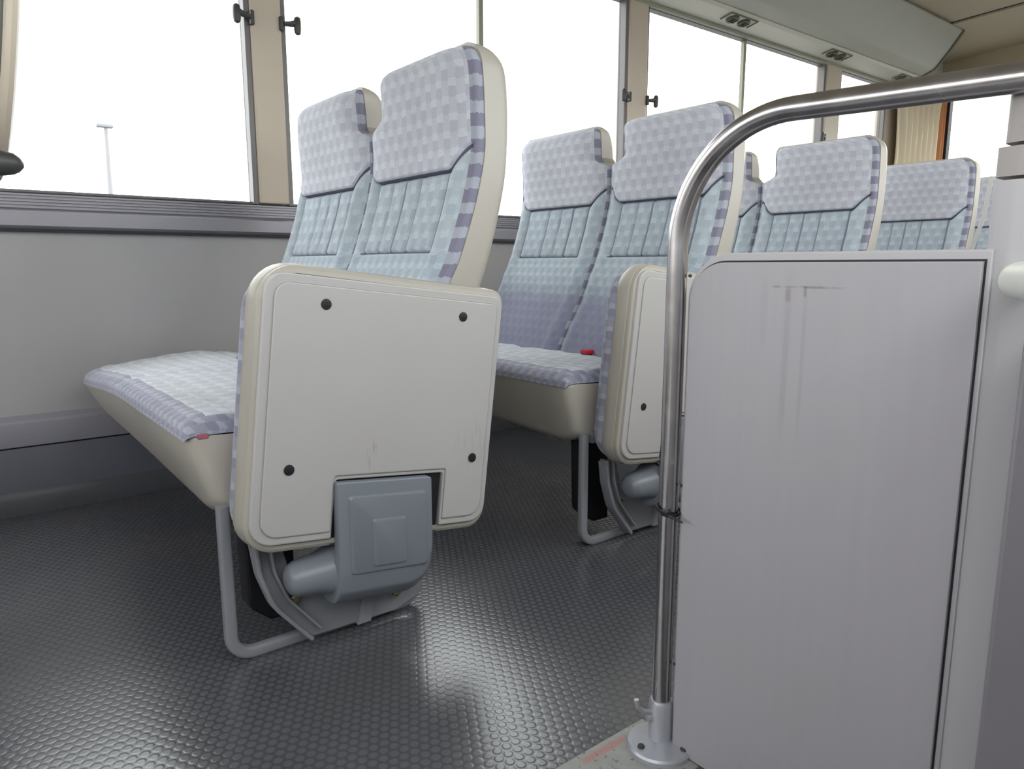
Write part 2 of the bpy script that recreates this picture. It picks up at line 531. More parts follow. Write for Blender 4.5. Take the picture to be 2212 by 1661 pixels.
# step nosing and stepwell
struct(MB().box(XF, 0.72, 0.50, 0.6115, -0.05, 0.002, 0.002), 'trim_1', 'nosing')
sw = MB()
sw.box(-0.7, 0.72, 0.49, 0.51, -0.36, -0.05)
sw.box(-0.7, 0.72, -0.2, 0.51, -0.38, -0.35)
sw.box(0.72, 0.74, -0.2, 0.6, -0.38, -0.05)
sw.box(-0.72, -0.70, -0.2, 0.6, -0.38, 0.0)
struct(sw, 'trim_2', 'floor')

# ---- window-side wall: upper panel, duct box at the foot, coved floor edge
struct(MB().box(XF, XR, YW, YW + 0.04, 0.0, 0.813), 'wall_left', 'wall_vinyl')
bb = MB()
bb.prism(fillet([(YW + 0.001, 0.0), (YW - 0.022, 0.0), (YW - 0.022, 0.160), (YW + 0.001, 0.160)], [0, 0, 0.002, 0], 3), 'x', XF, XR)
struct(bb, 'baseboard_left', 'band_dark')
bb = MB()
bb.prism(fillet([(YW + 0.001, 0.164), (YW - 0.030, 0.164), (YW - 0.030, 0.231), (YW + 0.001, 0.243)], [0, 0.003, 0.008, 0], 4), 'x', XF, XR)
struct(bb, 'trim_3', 'band_grey')
cv = []
for k in range(7):
    a = R(90 * k / 6)
    cv.append((YW - 0.0225 - 0.07 * (1 - math.sin(a)), 0.045 * (1 - math.cos(a))))
cv += [(YW - 0.0225, 0.0002)]
struct(MB().prism([(y, z + 0.0004) for y, z in cv], 'x', XF, XR), 'baseboard_left.001', 'cove_rubber')
# sill rail with grooves
pr = [(YW + 0.02, 0.722), (YW - 0.018, 0.722), (YW - 0.026, 0.730), (YW - 0.026, 0.764), (YW - 0.018, 0.772)]
for k in range(5):
    z = 0.774 + k * 0.008
    pr += [(YW - 0.020 + k * 0.003, z), (YW - 0.020 + k * 0.003, z + 0.0045), (YW - 0.012 + k * 0.003, z + 0.0055), (YW - 0.012 + k * 0.003, z + 0.0075)]
pr += [(YW - 0.004, 0.8145), (YW + 0.02, 0.8150)]
struct(MB().prism(pr, 'x', XF, XR), 'trim_4', 'rail_alloy')
struct(MB().box(XF, XR, YW - 0.021, YW - 0.0, 0.7155, 0.7215), 'trim_5', 'rubber_black')

# ---- pillars between the window bays (they narrow towards the glass)
PIL = [(-0.815, -0.70), (0.800, 0.892), (2.405, 2.521), (4.01, 4.17)]
for k, (a, b) in enumerate(PIL):
    p = MB()
    p.box(a, b, YW - 0.022, YW + 0.05, 0.816, 1.80, 0.006)
    o = struct(p, 'trim_%d' % (6 + k), 'pillar_beige')
# header above the windows
struct(MB().box(XF, XR, YW - 0.015, YW + 0.05, 1.742, 2.0), 'wall_left.001', 'duct_beige')
struct(MB().box(XF, XR, YW - 0.024, YW + 0.03, 1.728, 1.744, 0.003), 'trim_11', 'frame_green')

# ---- windows: each bay is one window with frame, two panes, divider and latches
def latch(parent, x, side, z=1.34):
    """sliding-window latch: a short arm off the side frame with a round thumb grip"""
    m = MB()
    y = YW - 0.03
    m.tube([(x, y, z), (x + side * 0.018, y - 0.002, z + 0.002), (x + side * 0.034, y - 0.004, z + 0.006)], [0.007, 0.008, 0.010], 10)
    g = (x + side * 0.040, y - 0.006)
    m.tube([(g[0], g[1], z - 0.026), (g[0], g[1], z - 0.022), (g[0], g[1], z - 0.012), (g[0], g[1], z + 0.012), (g[0], g[1], z + 0.022), (g[0], g[1], z + 0.026)], [0.004, 0.009, 0.011, 0.011, 0.009, 0.004], 12)
    m.box(min(x, x - side * 0.012), max(x, x - side * 0.012), y - 0.004, y + 0.02, z - 0.02, z + 0.02, 0.003)
    return m.build('latch', 'dark_grey_plastic', parent)

BAYS = [(XF, -0.815), (-0.70, 0.800), (0.892, 2.405), (2.521, 4.01), (4.17, 4.74)]
for k, (a, b) in enumerate(BAYS):
    w = empty('window_%d' % (k + 1), ((a + b) / 2, YW, 0.813))
    w['kind'] = 'structure'
    ox, oy, oz = w.location
    def put(mb, name, mats, w=w, ox=ox, oy=oy, oz=oz):
        return mb.xform(Matrix.Translation((-ox, -oy, -oz))).build(name, mats, w)
    fr = MB()
    z0, z1 = 0.813, 1.735
    t = 0.016
    fr.box(a, a + t, YW - 0.012, YW + 0.03, z0, z1, 0.002)
    fr.box(b - t, b, YW - 0.012, YW + 0.03, z0, z1, 0.002)
    fr.box(a + t, b - t, YW + 0.004, YW + 0.03, z0, z0 + 0.008)
    fr.box(a + t, b - t, YW - 0.004, YW + 0.03, z1 - 0.010, z1)
    put(fr, 'window_frame', 'frame_grey')
    mid = (a + b) / 2
    if k != 4:
        put(MB().box(mid - 0.010, mid + 0.010, YW + 0.004, YW + 0.024, z0 + 0.008, z1 - 0.010, 0.002), 'window_divider', 'frame_green')
        put(MB().box(a + t, mid + 0.008, YW + 0.010, YW + 0.014, z0 + 0.008, z1 - 0.010), 'pane', 'glass')
        put(MB().box(mid - 0.008, b - t, YW + 0.019, YW + 0.023, z0 + 0.008, z1 - 0.010), 'pane', 'glass')
        for (x, s) in ((a + 0.004, 1), (b - 0.004, -1)):
            l = latch(w, x, s); l.data.transform(Matrix.Translation((-ox, -oy, -oz)))
    else:
        put(MB().box(a + t, b - t, YW + 0.010, YW + 0.014, z0 + 0.008, z1 - 0.010), 'pane', 'glass')

# wall between the last window and the rear corner
struct(MB().box(4.74, XR, YW - 0.005, YW + 0.05, 0.8, 1.80), 'wall_left.002', 'pillar_beige')

# ---- rear wall with window
rw = MB()
rw.box(XR, XR + 0.05, 0.0, YW + 0.05, 0.0, 1.02)
rw.box(XR, XR + 0.05, 0.0, YW + 0.05, 1.765, 2.2)
rw.box(XR, XR + 0.05, YW - 0.07, YW + 0.05, 1.02, 1.765)
rw.box(XR, XR + 0.05, 0.0, 0.36, 1.02, 1.765)
struct(rw, 'wall_rear', 'ceiling_vinyl')
w = empty('window_6', (XR, 1.2, 1.02)); w['kind'] = 'structure'
f = MB()
f.box(-0.012, 0.04, -0.84, 0.98, 0, 0.018, 0.003); f.box(-0.012, 0.04, -0.84, 0.98, 0.727, 0.745, 0.003)
f.box(-0.012, 0.04, -0.84, -0.82, 0, 0.745, 0.003); f.box(-0.012, 0.04, 0.962, 0.982, 0, 0.745, 0.003)
f.build('window_frame', 'rubber_black', w)
MB().box(0.010, 0.016, -0.82, 0.962, 0.018, 0.727).build('pane', 'glass', w)

# ---- door-side wall behind the bulkhead, with its own windows
rs = MB()
YD = 0.10
rs.box(0.74, XR, YD - 0.05, YD, 0.0, 0.84)
rs.box(0.74, XR, YD - 0.05, YD, 1.742, 2.2)
for (a, b) in ((0.74, 0.82), (2.405, 2.545), (4.03, 4.19), (5.3, XR)):
    rs.box(a, b, YD - 0.05, YD, 0.84, 1.742)
struct(rs, 'wall_right', 'wall_vinyl')
for k, (a, b) in enumerate(((0.82, 2.405), (2.545, 4.03), (4.19, 5.3))):
    w = empty('window_%d' % (7 + k), ((a + b) / 2, YD - 0.02, 0.84)); w['kind'] = 'structure'
    h = (b - a) / 2
    f = MB(); f.box(-h, -h + 0.02, -0.02, 0.02, 0, 0.90, 0.002); f.box(h - 0.02, h, -0.02, 0.02, 0, 0.90, 0.002); f.box(-0.01, 0.01, -0.02, 0.01, 0, 0.90, 0.002)
    f.build('window_frame', 'frame_grey', w)
    MB().box(-h + 0.02, h - 0.02, -0.006, 0.0, 0, 0.90).build('pane', 'glass', w)

# ---- front end and the door-side wall ahead of the doorway
fw = MB()
fw.box(XF - 0.05, XF, -0.1, YW + 0.05, -0.05, 0.85)
fw.box(XF - 0.05, XF, -0.1, YW + 0.05, 1.72, 2.05)
fw.box(XF - 0.05, XF, -0.1, 0.2, 0.85, 1.72)
fw.box(XF - 0.05, XF, YW - 0.1, YW + 0.05, 0.85, 1.72)
struct(fw, 'wall_front', 'ceiling_vinyl')
dw = MB()
dw.box(XF, -0.70, -0.15, -0.10, -0.05, 0.84)
dw.box(XF, 0.74, -0.15, -0.10, 1.76, 2.2)
for (a, b) in ((XF, XF + 0.1), (-0.82, -0.70)):
    dw.box(a, b, -0.15, -0.10, 0.84, 1.76)
dw.box(0.74, 0.79, -0.15, 0.06, -0.38, 2.2)
struct(dw, 'wall_right.001', 'wall_vinyl')

# unseen closed door, added behind the camera to cut light from the doorway
ed = empty('door_blocker', (0.02, -0.13, -0.36)); ed['kind'] = 'structure'
f = MB()
f.box(-0.72, 0.72, -0.02, 0.02, 0.0, 1.15, 0.004)
f.box(-0.72, 0.72, -0.02, 0.02, 2.02, 2.14, 0.004)
for (a, b) in ((-0.72, -0.62), (-0.05, 0.05), (0.62, 0.72)):
    f.box(a, b, -0.02, 0.02, 1.15, 2.02, 0.004)
f.build('blocker_leaf', 'wall_vinyl', ed)
for (a, b) in ((-0.62, -0.05), (0.05, 0.62)):
    MB().box(a, b, -0.004, 0.004, 1.15, 2.02).build('pane', 'glass', ed)

# ---- ceiling
def ceil_prof(y):   # gentle crown across the bus
    t = (y - 1.15) / 1.15
    return ZC + 0.05 * (1 - t * t)
ys = [0.05 + k * (YW + 0.05 - 0.05) / 20 for k in range(21)]
pts = [(y, ceil_prof(y)) for y in ys] + [(y, ceil_prof(y) + 0.04) for y in reversed(ys)]
struct(MB().prism(pts, 'x', XF, 4.735), 'ceiling', 'ceiling_vinyl')
struct(MB().prism([(y, z - 0.012) for y, z in pts], 'x', 4.745, XR + 0.05), 'ceiling.001', 'ceiling_vinyl')
struct(MB().prism([(y, ceil_prof(y) - 0.002) for y in ys] + [(y, ceil_prof(y) + 0.02) for y in reversed(ys)], 'x', 4.735, 4.745), 'trim_12', 'rubber_black')

# ---- air duct along the top of the windows
duct = empty('air_duct', (1.1, YW, 1.745))
tag(duct, 'long greenish beige air duct running above the side windows under the ceiling', 'air duct')
def dput(mb, name, mats):
    return mb.xform(Matrix.Translation((-1.1, -YW, -1.745))).build(name, mats, duct)
lower = [(YW - 0.016, 1.745), (YW - 0.06, 1.748), (2.118, 1.762), (2.108, 1.775), (2.12, 1.79), (YW - 0.016, 1.80)]
body = fillet([(2.16, 1.782), (2.10, 1.778), (2.03, 1.806), (1.955, 1.90), (1.885, 2.00), (2.16, 2.02)], [0, 0.01, 0.06, 0.15, 0.01, 0], 8)
dput(MB().prism(lower, 'x', XF, 4.98, 0.002), 'vent_strip', 'duct_beige')
dput(MB().prism([(p[0], p[1]) for p in body], 'x', XF, 4.88, 0.004), 'duct_body', 'duct_body')
dput(MB().prism([(p[0] - 0.006, p[1] - 0.004) for p in body], 'x', 4.88, 4.90, 0.004), 'end_cap', 'vent_dark')
VX = [1.35, 2.17, 3.055, 3.95, 4.77]
vl = [None, None, 'twin-nozzle air vent in the ceiling duct, nearest one, above the second window',
      'twin-nozzle air vent in the duct, middle one, above the third pillar',
      'twin-nozzle air vent in the duct, farthest one, just above the steel handrail']
for i, x in enumerate(VX):
    if vl[i] is None: continue
    v = empty('air_vent', (x, 2.146, 1.7535)); v.scale = (1.2, 1.15, 1.0)
    v.rotation_euler = (R(-11), 0, 0)
    tag(v, vl[i], 'air vent', 'air vents in the duct over the windows')
    m = MB()
    m.tube([(-0.085, 0.030, -0.001), (-0.085, -0.026, -0.001)], 0.0028, 8)
    m.tube([(-0.085, -0.026, -0.001), (0.085, -0.026, -0.001)], 0.0032, 8)
    m.tube([(0.085, -0.026, -0.001), (0.085, 0.030, -0.001)], 0.0028, 8)
    m.build('vent_frame', 'vent_dark', v)
    for s in (-1, 1):
        n = MB()
        n.tube([(s * 0.036, 0.008, 0.002), (s * 0.036, 0.008, -0.006), (s * 0.036, 0.008, -0.009)], [0.026, 0.026, 0.020], 20)
        nz = n.build('nozzle', 'vent_dark', v)
        q = MB()
        for t in (-0.010, 0.0, 0.010):
            q.box(s * 0.036 - 0.016, s * 0.036 + 0.016, 0.008 + t - 0.0015, 0.008 + t + 0.0015, -0.012, -0.008)
        q.build('louvre', 'black_plastic', nz)

# ---- curtain gathered at the rear corner
def pleats(x0, x1, y, z0, z1, n, amp):
    rings = []
    N = n * 10
    for zi in range(9):
        z = z1 + (z0 - z1) * zi / 8
        pin = 1 - 0.10 * math.sin(math.pi * zi / 8)
        ring = []
        for k in range(N + 1):
            t = k / N
            x = (x0 + x1) / 2 + (t - 0.5) * (x1 - x0) * pin
            ring.append((x, y + amp * math.sin(t * n * 2 * math.pi + 0.3 * math.sin(zi)), z))
        for k in range(N, -1, -1):
            t = k / N
            x = (x0 + x1) / 2 + (t - 0.5) * (x1 - x0) * pin
            ring.append((x, y + 0.003 + amp * math.sin(t * n * 2 * math.pi + 0.3 * math.sin(zi)), z))
        rings.append(ring)
    return MB().loft(rings)
cu = pleats(-0.28, 0.30, 0, -0.62, 0.10, 7, 0.022)
ct = empty('curtain', (5.06, 2.175, 1.64))
tag(ct, 'cream pleated curtain gathered in the rear corner beside the last window', 'curtain')
cu.build('curtain_cloth', 'curtain_cloth', ct)
MB().tube([(-0.31, -0.005, 0.105), (0.34, -0.005, 0.105)], 0.007, 10).build('curtain_rod', 'frame_grey', ct)
pleats(0.305, 0.385, 0.0, -0.62, 0.10, 2, 0.016).build('curtain_sun_edge', 'curtain_sun_tint', ct)['label'] = 'curtain edge with warm sunlight painted into its colour'

# ================================================================== DOUBLE SEATS
XB = [(.36, .312), (.45, .36), (.52, .405), (.60, .441), (.64, .462), (.72, .492), (.78, .510), (.84, .522), (.90, .5225), (.96, .520), (1.03, .514), (1.06, .510)]
XK = [(.36, .40), (.45, .448), (.585, .518), (.65, .543), (.72, .564), (.80, .582), (.88, .588), (.95, .587), (1.00, .578), (1.03, .556), (1.06, .53)]
ZT = 1.035
def pad_sides(z, zt, grow=0.0):
    """outer (y=0) and inner edge of a backrest pad at height z; outer side is y=0"""
    ro, ri = 0.050, 0.020
    y0 = -0.006 * sstep(z, 0.60, 0.40)
    yi = 0.410 - 0.052 * sstep(z, 0.912, 0.945)
    if z > zt - ro: d = z - (zt - ro); y0 += ro - math.sqrt(max(0, ro * ro - d * d)) * 1.0
    if z > zt - ri: d = z - (zt - ri); yi -= ri - math.sqrt(max(0, ri * ri - d * d))
    return y0 - grow, yi + (grow if z > 0.93 else 0.0)
def zlist(z0, z1, n, m):
    a = [z0 + (z1 - 0.06 - z0) * k / n for k in range(n)]
    return a + [z1 - 0.06 + 0.06 * math.sin(R(90 * k / m)) for k in range(m + 1)]

def backrest_pad(mirror):
    ZS = [0.375 + 0.007 * k for k in range(39)] + [0.6490, 0.6520, 0.6535, 0.6565, 0.6580, 0.6620] + [0.668 + 0.0066 * k for k in range(20)]
    ZS += [0.7995 + 0.0024 * k for k in range(26)] + [0.866 + 0.0075 * k for k in range(15)]
    ZS = [z for z in ZS if z < ZT - 0.06] + [ZT - 0.06 + 0.0594 * math.sin(R(90 * k / 12)) for k in range(13)]
    NF = 84
    rings = []; info = []
    for z in ZS:
        y0, y1 = pad_sides(z, ZT)
        xb = catmull(XB, z)
        th = 0.019
        if z > ZT - 0.03:
            d = z - (ZT - 0.03); th = 0.004 + 0.015 * math.sqrt(max(0, 1 - (d / 0.0301) ** 2))
        rc = min(0.010, th * 0.55)
        ring = []; cls = []
        ring.append((xb, y0)); cls.append(('s', z, 0))
        ring.append((xb - (th - rc) * 0.5, y0 - 0.001)); cls.append(('s', z, 0))
        for k in range(5):
            a = R(90 * k / 4)
            ring.append((xb - (th - rc) - rc * math.sin(a), y0 + rc - rc * math.cos(a))); cls.append(('c', z, 0))
        for k in range(1, NF):
            s = k / NF
            y = y0 + rc + (y1 - y0 - 2 * rc) * s
            W = 0.41
            yy = y / W
            # puffed front with stitched channels
            e = min(s, 1 - s)
            puff = 0.013 * (1 - (1 - min(1, e / 0.22)) ** 2)
            if z > 0.808:       # headrest
                hz = (z - 0.808) / (ZT - 0.808)
                puff += 0.013 * math.sqrt(max(0, math.sin(math.pi * min(1, 0.12 + hz * 0.88)))) * (1 - (1 - min(1, e / 0.20)) ** 3)
            # seam of the headrest pad: flat in the middle, climbing over the bolsters
            zs = 0.808
            puff -= 0.011 * math.exp(-((z - zs) / 0.0045) ** 2)
            if 0.655 < z < 0.808:
                for sr, dp in ((0.40, .005), (0.55, .005), (0.69, .005)):
                    puff -= dp * math.exp(-((s - sr) / 0.012) ** 2)
                for sr in (0.145, 0.855): puff -= 0.007 * math.exp(-((s - sr) / 0.013) ** 2)
            if 0.14 < s < 0.86: puff -= 0.008 * math.exp(-((z - 0.655) / 0.004) ** 2)
            bol = 0.012 * math.exp(-((e - 0.075) / 0.05) ** 2) * sstep(z, 0.84, 0.78)
            puff += bol
            ring.append((xb - th - puff, y)); cls.append(('f', z, s))
        for k in range(5):
            a = R(90 * (4 - k) / 4)
            ring.append((xb - (th - rc) - rc * math.sin(a), y1 - rc + rc * math.cos(a))); cls.append(('c', z, 1))
        ring.append((xb - (th - rc) * 0.5, y1 + 0.001)); cls.append(('s', z, 1))
        ring.append((xb, y1)); cls.append(('s', z, 1))
        out = []
        for p, (c, zz, s) in zip(ring, cls):
            dz = 0.045 * sstep(abs(s - 0.5), 0.36, 0.50) * (sstep(z, 0.755, 0.806) - sstep(z, 0.812, 0.935))
            out.append((p[0] + (catmull(XB, z + dz) - catmull(XB, z)), p[1], z + dz))
        rings.append(out); info.append(cls)
    n = len(rings[0]); m = MB()
    fs = []; mi = []; uv = []
    arc = []
    for r in rings:
        a = [0]
        for p, q in zip(r, r[1:]): a.append(a[-1] + math.dist(p[:2], q[:2]))
        arc.append(a)
    for i in range(len(rings) - 1):
        for j in range(n):
            jj = (j + 1) % n
            fs.append((i * n + j, i * n + jj, (i + 1) * n + jj, (i + 1) * n + j))
            t, z, s = info[i][j]
            if j == n - 1 : mi.append(3)
            elif t in 'sc': mi.append(3)
            else:
                zs = 0.808
                sc = s + 0.5 / NF
                zm = (ZS[i] + ZS[i + 1]) / 2
                if abs(zm - zs) < 0.0024: mi.append(5)
                elif z > zs: mi.append(0)
                elif abs(zm - 0.655) < 0.0016 and 0.14 < s < 0.86: mi.append(5)
                elif z > 0.655 and any(abs(sc - q) < 0.5 / NF for q in (0.145, 0.40, 0.55, 0.69, 0.855)): mi.append(6)
                elif z > 0.655 and 0.145 < s < 0.855: mi.append(2)
                elif z > 0.655: mi.append(1)
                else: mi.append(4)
            uv.append([(arc[i][j], rings[i][j][2]), (arc[i][j] + .004 if jj == 0 else arc[i][jj], rings[i][jj][2]), (arc[i][j] + .004 if jj == 0 else arc[i + 1][jj], rings[i + 1][jj][2]), (arc[i + 1][j], rings[i + 1][j][2])])
    fs.append(tuple(range(n))); mi.append(3); uv.append(None)
    fs.append(tuple((len(rings) - 1) * n + j for j in range(n))); mi.append(0); uv.append(None)
    m.add([p for r in rings for p in r], fs, mi, uv)
    if mirror:
        m.v = [(x, 0.82 - y, z) for x, y, z in m.v]
    return m

def backrest_shell(mirror):
    zt = ZT + 0.006
    rings = []
    for z in zlist(0.36, zt - 0.0006, 40, 12):
        y0, y1 = pad_sides(z, zt, 0.003)
        xb = catmull(XB, z) - 0.001
        xk = catmull(XK, z)
        if z > zt - 0.02: xk = xb + (xk - xb) * math.sqrt(max(0.02, 1 - ((z - zt + 0.02) / 0.0201) ** 2))
        rc = max(0.002, min(0.028, (xk - xb) * 0.45, (y1 - y0) * 0.4))
        ring = [(xb, y0), (xb, (y0 + y1) / 2), (xb, y1)]
        for k in range(7):
            a = R(90 * k / 6); ring.append((xk - rc + rc * math.sin(a), y1 - rc + rc * math.cos(a)))
        for k in range(7):
            a = R(90 * (6 - k) / 6); ring.append((xk - rc + rc * math.sin(a), y0 + rc - rc * math.cos(a)))
        rings.append([(p[0], p[1], z) for p in ring])
    m = MB().loft(rings)
    if mirror: m.v = [(x, 0.82 - y, z) for x, y, z in m.v]
    return m

CW = 1.045      # cushion length across the bus
def seam_z(x): return 0.374 - (x + 0.042) * 0.055
def droop(y): return 0.034 * sstep(y, 0.45, 1.05)
def cushion_skirt():
    rings = []
    YY = [0, 0.001, 0.003, 0.007, 0.013, 0.020, 0.028] + [0.06 + (CW - 0.19) * k / 24 for k in range(25)]
    YY += [CW - 0.12 + 0.12 * math.sin(R(90 * k / 12)) for k in range(13)]
    for y in YY:
        t = y / CW
        e0 = 0.028; e1 = 0.12
        i0 = e0 - math.sqrt(max(0, e0 * e0 - max(0, e0 - y) ** 2)) if y < e0 else 0
        dz = droop(y)
        d = max(0, y - (CW - e1)); i1 = e1 - math.sqrt(max(0, e1 * e1 - d * d))
        i = i0 + i1 * 0.75
        zb = 0.229 + 0.028 * t + 0.020 * (1 - sstep(y, 0.0, 0.06))
        pts = [(0.002 + i * .9, zb + i * 0.05), (-0.042 + i, 0.374 - dz), (0.36, seam_z(0.36)), (0.40, zb - 0.01)]
        out = fillet(pts, [0.036, 0.006, 0.004, 0.01], 6)
        rings.append([(p[0], y, p[1]) for p in out])
    return MB().loft(rings)
def cushion_top():
    NX, NY = 56, 120
    vs = []; fs = []; uv = []; mi = []; UU = []; VV = []
    for j in range(NY + 1):
        ty = j / NY
        ty = ty - 0.055 * math.sin(2 * math.pi * ty) / 2       # denser rows at both ends
        y = 0.001 + (CW - 0.003) * ty
        d = max(0, y - (CW - 0.12)); i1 = 0.75 * (0.12 - math.sqrt(max(0, 0.0144 - d * d)))
        x0 = -0.0415 + i1; x1 = 0.40
        acc = 0
        for i in range(NX + 1):
            tx = i / NX
            tx = tx - 0.10 * math.sin(2 * math.pi * tx) / 2
            x = x0 + (x1 - x0) * tx
            ex = min(1, (x - x0) / 0.050, (x1 - x) / 0.03)
            ey = min(1, y / 0.045, (CW - y) / 0.05)
            g = (1 - (1 - max(0, ex)) ** 2.4) ** (1 / 2.4) * (1 - (1 - max(0, ey)) ** 2.4) ** (1 / 2.4)
            dome = 0.010 * math.sin(math.pi * min(1, max(0, tx))) - 0.006 * math.exp(-((y - 0.54) / 0.03) ** 2)
            wr = 0.0016 * math.sin(x * 55 + 3 * math.sin(y * 17)) * math.sin(y * 41 + x * 30)
            for xs in (0.045, 0.30): wr -= 0.0035 * math.exp(-((x - xs) / 0.006) ** 2)
            dz = droop(y) * (1 - sstep(x, -0.04, 0.30))
            z = seam_z(x) - dz + 0.027 * g + (dome + wr) * g
            vs.append((x, y, z))
            if i: acc += math.dist(vs[-1], vs[-2])
            VV.append(acc + 1.0)
            UU.append(0.0 if j == 0 else UU[-(NX + 1)] + math.dist(vs[-1], vs[-1 - (NX + 1)]))
    for j in range(NY):
        for i in range(NX):
            a = j * (NX + 1) + i
            q = (a, a + 1, a + NX + 2, a + NX + 1)
            fs.append(q)
            uv.append([(UU[c], VV[c]) for c in q])
            edge = vs[a][0] - vs[j * (NX + 1)][0] < 0.035 or vs[a][1] < 0.02 or vs[a][1] > CW - 0.04
            mi.append(1 if edge else 0)
    m = MB().add(vs, fs, mi, uv)
    # closing strip just under the seam so the cover has thickness
    b = len(m.v)
    per = [i for i in range(NX + 1)] + [j * (NX + 1) + NX for j in range(1, NY + 1)] + [NY * (NX + 1) + i for i in range(NX - 1, -1, -1)] + [j * (NX + 1) for j in range(NY - 1, 0, -1)]
    low = [(vs[i][0], vs[i][1], vs[i][2] - 0.006) for i in per]
    n = len(per)
    m.v += low
    for k in range(n):
        kk = (k + 1) % n
        m.f.append((per[k], per[kk], b + kk, b + k)); m.mi.append(1); m.sm.append(True)
        m.uv.append([(k * 0.01, 0), (k * 0.01 + .01, 0), (k * 0.01 + .01, .006), (k * 0.01, .006)])
    return m

def make_double_seat():
    t = empty('double_seat')
    c = cushion_skirt().build('seat_cushion', 'vinyl_beige', t)
    cushion_top().build('cushion_cover', ['fabric_cushion', 'fabric_purple'], c)['label'] = 'quilted lavender fabric top of the cushion'
    for mir in (False, True):
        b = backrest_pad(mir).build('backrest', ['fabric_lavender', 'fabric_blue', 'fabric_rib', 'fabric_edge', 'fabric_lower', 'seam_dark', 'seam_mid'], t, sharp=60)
        backrest_shell(mir).build('backrest_shell', 'beige_plastic', b)['label'] = 'smooth beige plastic shell of the backrest'
    # side frame: flat bar bent into a U that stands on the floor
    leg = MB()
    path = fillet_open([(0.004, -0.012, 0.262), (0.004, -0.012, 0.009), (0.345, -0.012, 0.009), (0.352, -0.012, 0.24)], [0, 0.035, 0.035, 0], 7)
    leg.tube([tuple(p) for p in path], 0, sq=(0.018, 0.020, (0, 1, 0)))
    leg.build('leg_frame', 'frame_paint', t)
    cb = MB()
    cb.box(0.03, 0.06, -0.012, CW - 0.01, 0.236, 0.262, 0.004)
    cb.box(0.31, 0.34, -0.012, CW - 0.01, 0.222, 0.250, 0.004)
    cb.box(0.02, 0.37, 0.10, 0.13, 0.225, 0.252, 0.004)
    cb.build('cross_bar', 'frame_paint', t)
    br = MB()
    br.prism(fillet([(0.045, 0.245), (0.05, 0.06), (0.085, 0.03), (0.13, 0.03), (0.13, 0.245)], [0, 0.02, 0.01, 0, 0], 5), 'y', 0.03, 0.075, 0.004)
    br.build('support_bracket', 'black_plastic', t)
    # belt buckle in the gap between the two backrests
    bk = MB()
    bk.box(0.278, 0.306, 0.262, 0.288, 0.372, 0.396, 0.004)
    k = bk.build('belt_buckle', 'black_plastic', t)
    MB().box(0.274, 0.302, 0.258, 0.286, 0.392, 0.404, 0.003).build('release_button', 'red_plastic', k)['label'] = 'red release button'
    return t

